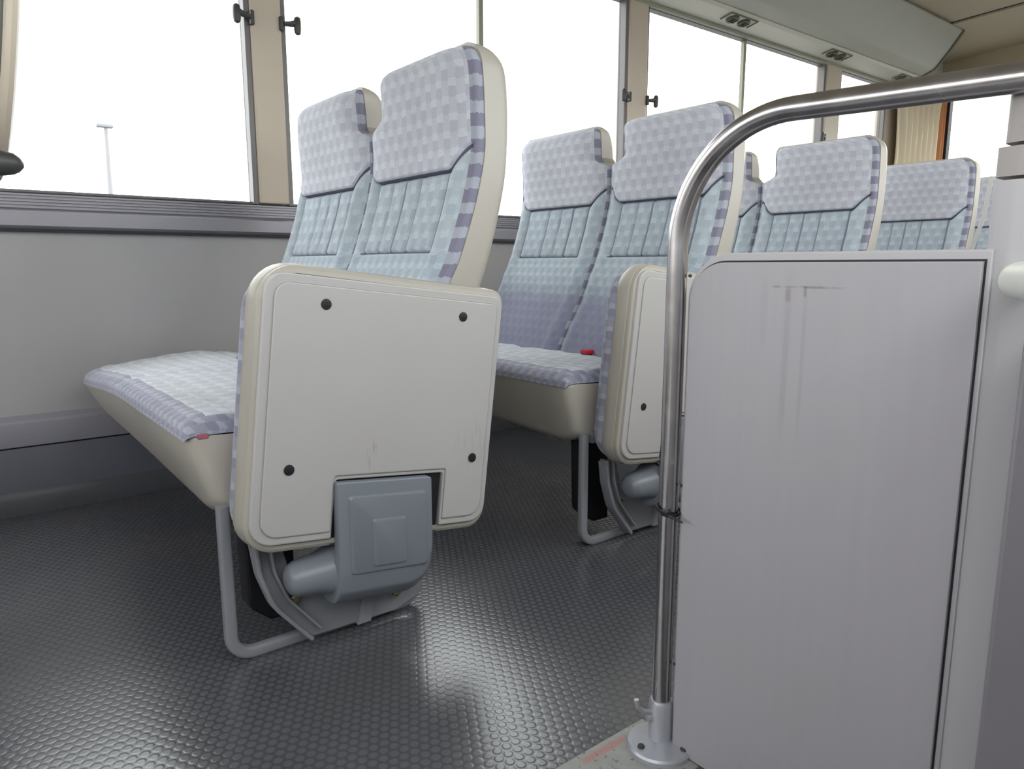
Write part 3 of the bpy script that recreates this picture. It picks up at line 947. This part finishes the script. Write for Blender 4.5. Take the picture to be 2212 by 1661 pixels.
def make_jump_seat():
    """folding aisle seat, stowed upright: its underside faces the aisle.
    Seat frame axes: a = front-to-back, b = up, tipped 6.8 degrees."""
    t = empty('folding_seat')
    th = R(6.8)
    M = Matrix(((math.cos(th), 0, math.sin(th), -0.312), (0, 1, 0, -1.132), (-math.sin(th), 0, math.cos(th), 0), (0, 0, 0, 1)))
    def ring(a0, a1, b0, b1, r, y, arch=0.0):
        out = []
        for (a, b) in rrect(a0, a1, b0, b1, r, 8):
            if b > (b0 + b1) / 2 and arch:
                s = (a - a0) / (a1 - a0); b += arch * math.sin(math.pi * min(1, max(0, s))) * ((b - (b0 + b1) / 2) / ((b1 - b0) / 2))
            out.append((a, y, b))
        return out
    # moulded shell: rim with stepped edges
    rad = [0.050, 0.035, 0.022, 0.055]
    def rr(d): return [max(0.006, q - d) for q in rad]
    A0, A1, B0, B1 = 0.281, 0.716, 0.248, 0.674
    sh = MB()
    prof = [(0.006, 1.018, True), (0.001, 1.021, 0), (0.0, 1.027, 0), (0.003, 1.030, 0), (0.000, 1.033, 0), (-0.002, 1.045, 0), (-0.002, 1.058, 0), (0.004, 1.068, 0), (0.016, 1.072, 0)]
    rings = [ring(A0 + d, A1 - d, B0 + d, B1 - d, rr(d), y, 0.006) for d, y, _ in prof]
    sh.loft(rings, False, True)
    # front lip turning inwards behind the panel
    lip = [(0.006, 1.018), (0.012, 1.017), (0.014, 1.022), (0.020, 1.024)]
    sh.loft([ring(A0 + d, A1 - d, B0 + d, B1 - d, rr(d), y, 0.006) for d, y in lip], False, False)
    sh.loft([ring(A0 + .02, A1 - .02, B0 + .02, B1 - .02, rr(.02), 1.0235, 0.006), ring(A0 + .02, A1 - .02, B0 + .02, B1 - .02, rr(.02), 1.030, 0.006)], True, True)
    sh.xform(M).build('seat_shell', 'beige_plastic', t)
    # padded seat on the far side
    cu = MB(); n = 14
    crings = []
    for k in range(n + 1):
        a = R(90 * k / n)
        d = 0.040 * (1 - math.cos(a)); y = 1.074 + 0.036 * math.sin(a)
        crings.append(ring(A0 - 0.001 + d, A1 + 0.0 - d, B0 + 0.003 + d, B1 - d - 0.004, [max(0.01, q - d * 0.3) for q in (0.06, 0.05, 0.05, 0.065)], y, 0.004))
    crings = [ring(A0 + 0.004, A1 - 0.004, B0 + 0.006, B1 - 0.008, 0.05, 1.066, 0.004)] + crings
    m2 = len(crings[0]); vs = [p for r in crings for p in r]; fs = []; uv = []
    for i in range(len(crings) - 1):
        for j in range(m2):
            jj = (j + 1) % m2
            q = (i * m2 + j, i * m2 + jj, (i + 1) * m2 + jj, (i + 1) * m2 + j)
            fs.append(q); uv.append([(vs[c][0] + vs[c][1], vs[c][2]) for c in q])
    q = tuple((len(crings) - 1) * m2 + j for j in range(m2)); fs.append(q); uv.append([(vs[c][0], vs[c][2]) for c in q])
    cu.add(vs, fs, 0, uv).xform(M).build('seat_pad', 'fabric_purple', t)['label'] = 'purple checked fabric pad'
    # underside panel with the cut-out for the hinge
    P = [(0.288, 0.262), (0.4165, 0.262), (0.4165, 0.355), (0.6150, 0.355), (0.6150, 0.262), (0.710, 0.262), (0.710, 0.663), (0.288, 0.663)]
    rd = [0.036, 0.003, 0.006, 0.006, 0.003, 0.030, 0.018, 0.030]
    pn = MB().prism([tuple(p) for p in fillet(P, rd, 7)], 'y', 1.0115, 1.021, 0.0025)
    P2 = [(0.302, 0.274), (0.4130, 0.274), (0.4130, 0.362), (0.6185, 0.362), (0.6185, 0.274), (0.698, 0.274), (0.698, 0.650), (0.302, 0.650)]
    rd2 = [0.028, 0.003, 0.005, 0.005, 0.003, 0.024, 0.012, 0.022]
    pn.prism([tuple(p) for p in fillet(P2, rd2, 7)], 'y', 1.0085, 1.0118, 0.0022)
    # black plate stands in for the shade of the opening behind the cut-out
    p_ob = pn.xform(M).build('base_panel', 'panel_scuffed', t)
    MB().box(0.418, 0.6135, 1.0195, 1.0225, 0.250, 0.353).xform(M).build('shade_plate', 'black_plastic', p_ob)
    for (a, b) in ((0.380, 0.623), (0.626, 0.623), (0.671, 0.379), (0.340, 0.376)):
        s = MB()
        s.tube([(a, 1.0095, b), (a, 1.0072, b), (a, 1.0068, b)], [0.0082, 0.0080, 0.0062], 18)
        s.tube([(a, 1.0068, b), (a, 1.0062, b)], [0.0035, 0.0030], 6)
        s.xform(M).build('screw', 'black_plastic', p_ob)
    # hinge cover: folded plate hanging in the cut-out, rolling under at the bottom
    hc = MB()
    L = Matrix.Translation((-0.312, -1.132, 0))
    def plate(x, inset=0.0, full=True):
        lf = 0.0 if x < 0.576 else 0.05 - math.sqrt(max(0.0, 0.0025 - (x - 0.576) ** 2))
        lf2 = 0.0 if x < 0.576 else lf * 0.7
        pts = [(1.000 + inset, 0.302 - inset), (1.000 + inset, 0.150 + lf), (1.006 + inset * .7, 0.118 + lf), (1.024, 0.095 + inset * .6 + lf), (1.050, 0.086 + inset + lf), (1.075, 0.092 + inset + lf), (1.085, 0.11 + lf2), (1.085, 0.135 + lf2), (1.05, 0.145 + lf2), (1.022, 0.165 + lf2), (1.016, 0.20 + lf2), (1.016, 0.302 - inset)]
        return [(x, p[0], p[1] - (x - 0.45) * 0.12) for p in fillet(pts, [0.003] * 2 + [0.02, 0.03, 0.03, 0.02, 0.008, 0.008, 0.01, 0.02, 0.01, 0.003], 3)]
    hc.loft([plate(0.4520, 0.006), plate(0.4535, 0.002), plate(0.457), plate(0.54), plate(0.576), plate(0.588), plate(0.598), plate(0.607), plate(0.615), plate(0.620, 0.001), plate(0.6235, 0.003), plate(0.625, 0.006)])
    # hinge barrel to the front
    ring0 = []
    for (x, r) in ((0.384, 0.008), (0.386, 0.018), (0.391, 0.026), (0.400, 0.031), (0.415, 0.034), (0.435, 0.037), (0.452, 0.043), (0.462, 0.050), (0.475, 0.048)):
        ring0.append([(x, 1.052 + r * 0.95 * math.cos(2 * math.pi * k / 22), 0.143 + r * 0.9 * math.sin(2 * math.pi * k / 22)) for k in range(22)])
    hc.loft(ring0)
    # embossed steps on the plate
    def emb(x0, x1, z0, z1, y, r, h):
        rs = []
        for d, dy in ((0, 0), (0.0015, -h * 0.7), (0.004, -h), ):
            rs.append([(p[0], y + dy, p[1] - (p[0] - 0.45) * 0.12) for p in rrect(x0 + d, x1 - d, z0 + d, z1 - d, r, 4)])
        hc.loft(rs, False, True)
    emb(0.470, 0.610, 0.150, 0.280, 1.0005, 0.006, 0.0045)
    emb(0.508, 0.569, 0.160, 0.240, 0.9965, 0.004, 0.0040)
    hc.xform(L).build('hinge_cover', 'hinge_grey', t)
    # hinge bracket standing on the seat frame, with flanged rims
    gb = MB()
    outl = fillet([(0.345, 0.200), (0.352, 0.150), (0.372, 0.090), (0.432, 0.014), (0.600, 0.012), (0.652, 0.030), (0.656, 0.085), (0.628, 0.100), (0.45, 0.100), (0.412, 0.120), (0.392, 0.200)], [0, .05, .06, .02, .02, .02, .01, .02, .03, .02, 0], 6)
    gb.prism([tuple(p) for p in outl], 'y', 1.094, 1.104, 0.002)
    fr = fillet_open([(0.350, 1.088, 0.205), (0.354, 1.088, 0.150), (0.374, 1.088, 0.092), (0.434, 1.088, 0.018)], [0, .08, .08, 0], 8)
    gb.tube([tuple(p) for p in fr], 0, sq=(0.024, 0.007, (0, 1, 0)))
    fr2 = fillet_open([(0.374, 1.090, 0.200), (0.378, 1.090, 0.150), (0.398, 1.090, 0.098), (0.452, 1.090, 0.030)], [0, .08, .08, 0], 8)
    gb.tube([tuple(p) for p in fr2], 0, sq=(0.018, 0.005, (0, 1, 0)))
    gb.prism([(0.520, 0.012), (0.545, 0.012), (0.562, 0.085), (0.545, 0.09)], 'y', 1.084, 1.096, 0.002)
    g = gb.xform(L).build('hinge_bracket', 'frame_paint', t)
    for (x, z) in ((0.412, 0.092), (0.600, 0.050)):
        MB().tube([(x, 1.094, z), (x, 1.087, z), (x, 1.084, z)], [0.009, 0.009, 0.006], 6).xform(L).build('bolt', 'bolt_brass', g)
    return t

def copy_tree(o, parent=None):
    c = o.copy(); COL.objects.link(c)
    c.parent = parent
    for ch in list(o.children): copy_tree(ch, c)
    return c

PITCH = 0.7765
dlab = ['grey-lavender upholstered double seat nearest the camera, tallest in view, by the first pillar',
        'grey-lavender upholstered double seat directly behind the nearest one, with a red belt button',
        'grey-lavender double seat third from the front, its head cushion seen above the grey partition',
        'grey-lavender double seat fourth from the front, in front of the sunlit rear window',
        'rearmost double seat, only a dim strip seen beside the grey column']
jlab = ['beige folding aisle seat stowed upright in the foreground, four black screws in its panel',
        'beige folding aisle seat stowed upright, half hidden behind the steel handrail post',
        'beige folding aisle seat stowed upright beside the third double seat, behind the partition',
        'beige folding aisle seat stowed upright beside the fourth double seat, behind the partition',
        'beige folding aisle seat stowed upright beside the rearmost double seat, behind the partition']
ds = make_double_seat(); js = make_jump_seat()
for i in range(5):
    d = ds if i == 0 else copy_tree(ds)
    d.location = (0.312 + PITCH * i, 1.132, 0)
    tag(d, dlab[i], 'seat', 'double seats along the windows')
    if i < 2:
        j = js if i == 0 else copy_tree(js)
        j.location = (0.312 + PITCH * i, 1.132, 0)
        tag(j, jlab[i], 'folding seat', 'folding seats stowed in the aisle')
# small red tag sewn in the seam of the nearest cushion
MB().box(-0.022, -0.006, -0.0025, 0.004, 0.370, 0.377, 0.001).build('seam_tag', 'tag_pink', ds)['label'] = 'small red tag in the cushion seam'
# loose white belt beside the last seat
bt = MB()
bt.tube([(0.0, 0, 0.49), (0.0, 0.015, 0.32), (0.0, 0.05, 0.17), (0.0, 0.07, 0.10)], 0, sq=(0.018, 0.003, (0, 1, 0)))
tag(bt.build('seat_belt', 'belt_web', None, (3.72, 1.267, 0.53)), 'thin white seat belt hanging slantwise beside the rearmost seat', 'seat belt')

# ---- folding guide seat ahead of the row, only its back edge and armrest reach the frame
g = empty('front_seat', (-0.363, 1.17, 0))
tag(g, 'dark grey seat at the left edge, only its curved back and armrest in view', 'seat')
bk = MB()
rings = []
for (d, x) in ((0.018, 0.395), (0.004, 0.402), (0.0, 0.412), (0.0, 0.440), (0.004, 0.448), (0.012, 0.458), (0.05, 0.4635)):
    rings.append([(x + (p[1] - 0.8) * 0.12, p[0], p[1]) for p in rrect(0.0 + d, 0.52 - d, 0.76 + d, 1.25 - d, [0.19 - d, 0.12, 0.08, 0.06], 10)])
bk.loft(rings).build('backrest', 'seat_grey', g)
rm = MB()
rings = []
for (d, x) in ((0.0, 0.450), (-0.004, 0.453), (-0.005, 0.459), (-0.002, 0.465), (0.014, 0.4685)):
    rings.append([(x + (p[1] - 0.8) * 0.12, p[0], p[1]) for p in rrect(0.0 + d, 0.52 - d, 0.76 + d, 1.25 - d, [0.19 - d, 0.12, 0.08, 0.06], 10)])
rm.loft(rings).build('piping', 'pillar_beige', g)
st = MB()
st.tube([(0.36, 0.30, 0.36), (0.40, 0.30, 0.60), (0.432, 0.30, 0.95)], 0, sq=(0.03, 0.10, (1, 0, 0)))
st.build('back_support', 'black_plastic', g)
ar = MB()
ar.tube([(0.10, -0.035, 0.752), (0.41, -0.035, 0.757), (0.446, -0.035, 0.757), (0.458, -0.035, 0.757), (0.465, -0.035, 0.756), (0.469, -0.035, 0.756)], [0.016, 0.016, 0.0155, 0.0135, 0.009, 0.003], 16)
ar.tube([(0.12, -0.035, 0.76), (0.14, -0.03, 0.40)], 0.012, 10)
ar.build('armrest', 'dark_grey_plastic', g)
MB().box(-0.08, 0.37, 0.0, 0.50, 0.30, 0.40, 0.03, seg=4).build('seat_cushion', 'seat_grey', g)
MB().box(-0.02, 0.30, 0.05, 0.45, 0.0, 0.30, 0.01).build('seat_base', 'band_dark', g)

# ================================================================== PARTITION, HANDRAIL, COLUMN
bh = empty('partition_panel', (0.70, 0.40, 0))
tag(bh, 'grey laminate partition panel with rounded corner and brown scuff marks beside the step', 'partition')
L = Matrix.Translation((-0.70, -0.40, 0))
outer = fillet([(0.232, 0.002), (0.5485, 0.002), (0.5485, 0.644), (0.232, 0.644)], [0.0, 0.0, 0.055, 0.0], 12)
inner = fillet([(0.238, 0.004), (0.5425, 0.004), (0.5425, 0.6335), (0.238, 0.6335)], [0, 0, 0.046, 0], 12)
MB().prism([tuple(p) for p in outer], 'x', 0.704, 0.722, 0.002).xform(L).build('panel_frame', 'column_paint', bh)
s = MB().prism([tuple(p) for p in inner], 'x', 0.699, 0.7045, 0.0012)
# panel keeps world y/z as object coordinates for its scuffs
so = s.build('laminate_sheet', 'bulkhead', bh, (-0.70, -0.40, 0))
gap = MB()
inner2 = fillet([(0.2365, 0.003), (0.5442, 0.003), (0.5442, 0.6355), (0.2365, 0.6355)], [0, 0, 0.048, 0], 12)
gap.prism([tuple(p) for p in inner2], 'x', 0.7030, 0.7042).xform(L).build('gasket', 'rubber_black', bh)
for (y, z) in ((0.5463, 0.618), (0.5463, 0.36), (0.5463, 0.12)):
    MB().tube([(0.7045, y, z), (0.7022, y, z)], [0.0022, 0.0018], 8).xform(L).build('rivet', 'dark_grey_plastic', bh)

hr = empty('handrail', (0.698, 0.5615, 0.0))
tag(hr, 'bent stainless steel handrail rising from the floor and arching over the partition', 'handrail')
L = Matrix.Translation((-0.698, -0.5615, 0))
path = fillet_open([(0.698, 0.5615, 0.03), (0.698, 0.5615, 0.792), (0.698, 0.16, 0.776), (0.698, -0.10, 0.772)], [0, 0.135, 0.3, 0], 22)
MB().tube([tuple(p) for p in path], 0.0122, 24).xform(L).build('rail_tube', 'steel', hr)
fg = MB()
fg.tube([(0.698, 0.5615, 0.004), (0.698, 0.5615, 0.010), (0.698, 0.5615, 0.062), (0.698, 0.5615, 0.066)], [0.0175, 0.0165, 0.0160, 0.0140], 24)
fg.build('socket', 'cast_metal', hr).data.transform(L)
ft = MB()
def disc(cx, cy, rx, ry, z0, z1, n=36):
    rs = []
    for (s, z) in ((1.0, z0), (1.0, z1 - 0.003), (0.95, z1), (0.6, z1 + 0.001)):
        rs.append([(cx + rx * s * math.cos(2 * math.pi * k / n), cy + ry * s * math.sin(2 * math.pi * k / n), z) for k in range(n)])
    ft.loft(rs)
disc(0.690, 0.556, 0.043, 0.043, 0.0022, 0.011)
fo = ft.build('foot_flange', 'cast_metal', hr); fo.data.transform(L)
for (x, y) in ((0.661, 0.562), (0.700, 0.524)):
    MB().tube([(x, y, 0.0115), (x, y, 0.0145)], [0.0050, 0.0040], 10).build('screw', 'dark_grey_plastic', fo).data.transform(L)
hk = MB()
hk.tube([(0.684, 0.566, 0.050), (0.672, 0.570, 0.054), (0.664, 0.573, 0.062), (0.663, 0.574, 0.072)], [0.004, 0.0035, 0.003, 0.0035], 10)
hk.tube([(0.683, 0.564, 0.044), (0.676, 0.566, 0.044)], [0.0045, 0.0045], 8)
hk.build('clamp_bolt', 'cast_metal', hr).data.transform(L)

ct = MB()
ring = [(0.698 + 0.0150 * math.cos(2 * math.pi * k / 28), 0.5615 + 0.0150 * math.sin(2 * math.pi * k / 28), 0.327 + 0.004 * math.sin(2 * math.pi * k / 28)) for k in range(29)]
ct.tube(ring, 0, sq=(0.0045, 0.0018, (0, 0, 1)), cap=False)
ct.box(0.680, 0.688, 0.548, 0.560, 0.3225, 0.3300, 0.0015)
ct.tube([(0.684, 0.566, 0.3270), (0.683, 0.545, 0.3245), (0.684, 0.528, 0.3215)], [0.0014, 0.0022, 0.0012], 8)
tag(ct.build('cable_tie', 'black_plastic'), 'black cable tie fastened around the steel handrail post', 'cable tie')

# column at the door edge with grab handle
cl = MB()
pts = fillet([(0.722, 0.2415), (0.708, 0.2405), (0.704, 0.222), (0.705, 0.200), (0.76, 0.150), (0.76, 0.2415)], [0.004, 0.008, 0.018, 0.012, 0.0, 0.002], 6)
cl.prism([tuple(p) for p in pts], 'z', 0.0, 0.700)
struct(cl, 'trim_13', 'column_paint')
up = MB()
up.prism([(p[0], p[1] - 0.001) for p in pts], 'z', 0.703, 0.727)
up.prism([(p[0], p[1] - 0.006) for p in pts], 'z', 0.730, 0.772)
struct(up, 'trim_14', 'column_cap')
struct(MB().box(0.64, 0.755, 0.135, 0.186, -0.30, 0.58, 0.004), 'door_1', 'door_trim')
gh = MB()
hp = fillet_open([(0.712, 0.213, 0.619), (0.640, 0.192, 0.619), (0.50, 0.130, 0.620), (0.36, 0.06, 0.621)], [0, 0.02, 0.1, 0], 8)
hp = [tuple(p) for p in hp]
gh.tube(hp, 0.0138, 22)
tag(gh.build('grab_handle', 'handle_cream'), 'glossy cream grab handle fixed to the grey column at the right edge', 'handle')

# ================================================================== OUTSIDE
sl = empty('street_lamp', (4.45, 25.0, -0.90))
tag(sl, 'faint distant street lamp with a flat head seen through the left window', 'street lamp')
MB().tube([(0.0, 0, 0), (0, 0, 3.0), (0.03, 0, 5.6)], [0.09, 0.075, 0.05], 12).build('pole', 'lamp_grey', sl)
MB().box(-0.22, 0.22, -0.12, 0.12, 5.56, 5.66, 0.03).build('lamp_head', 'lamp_grey', sl)
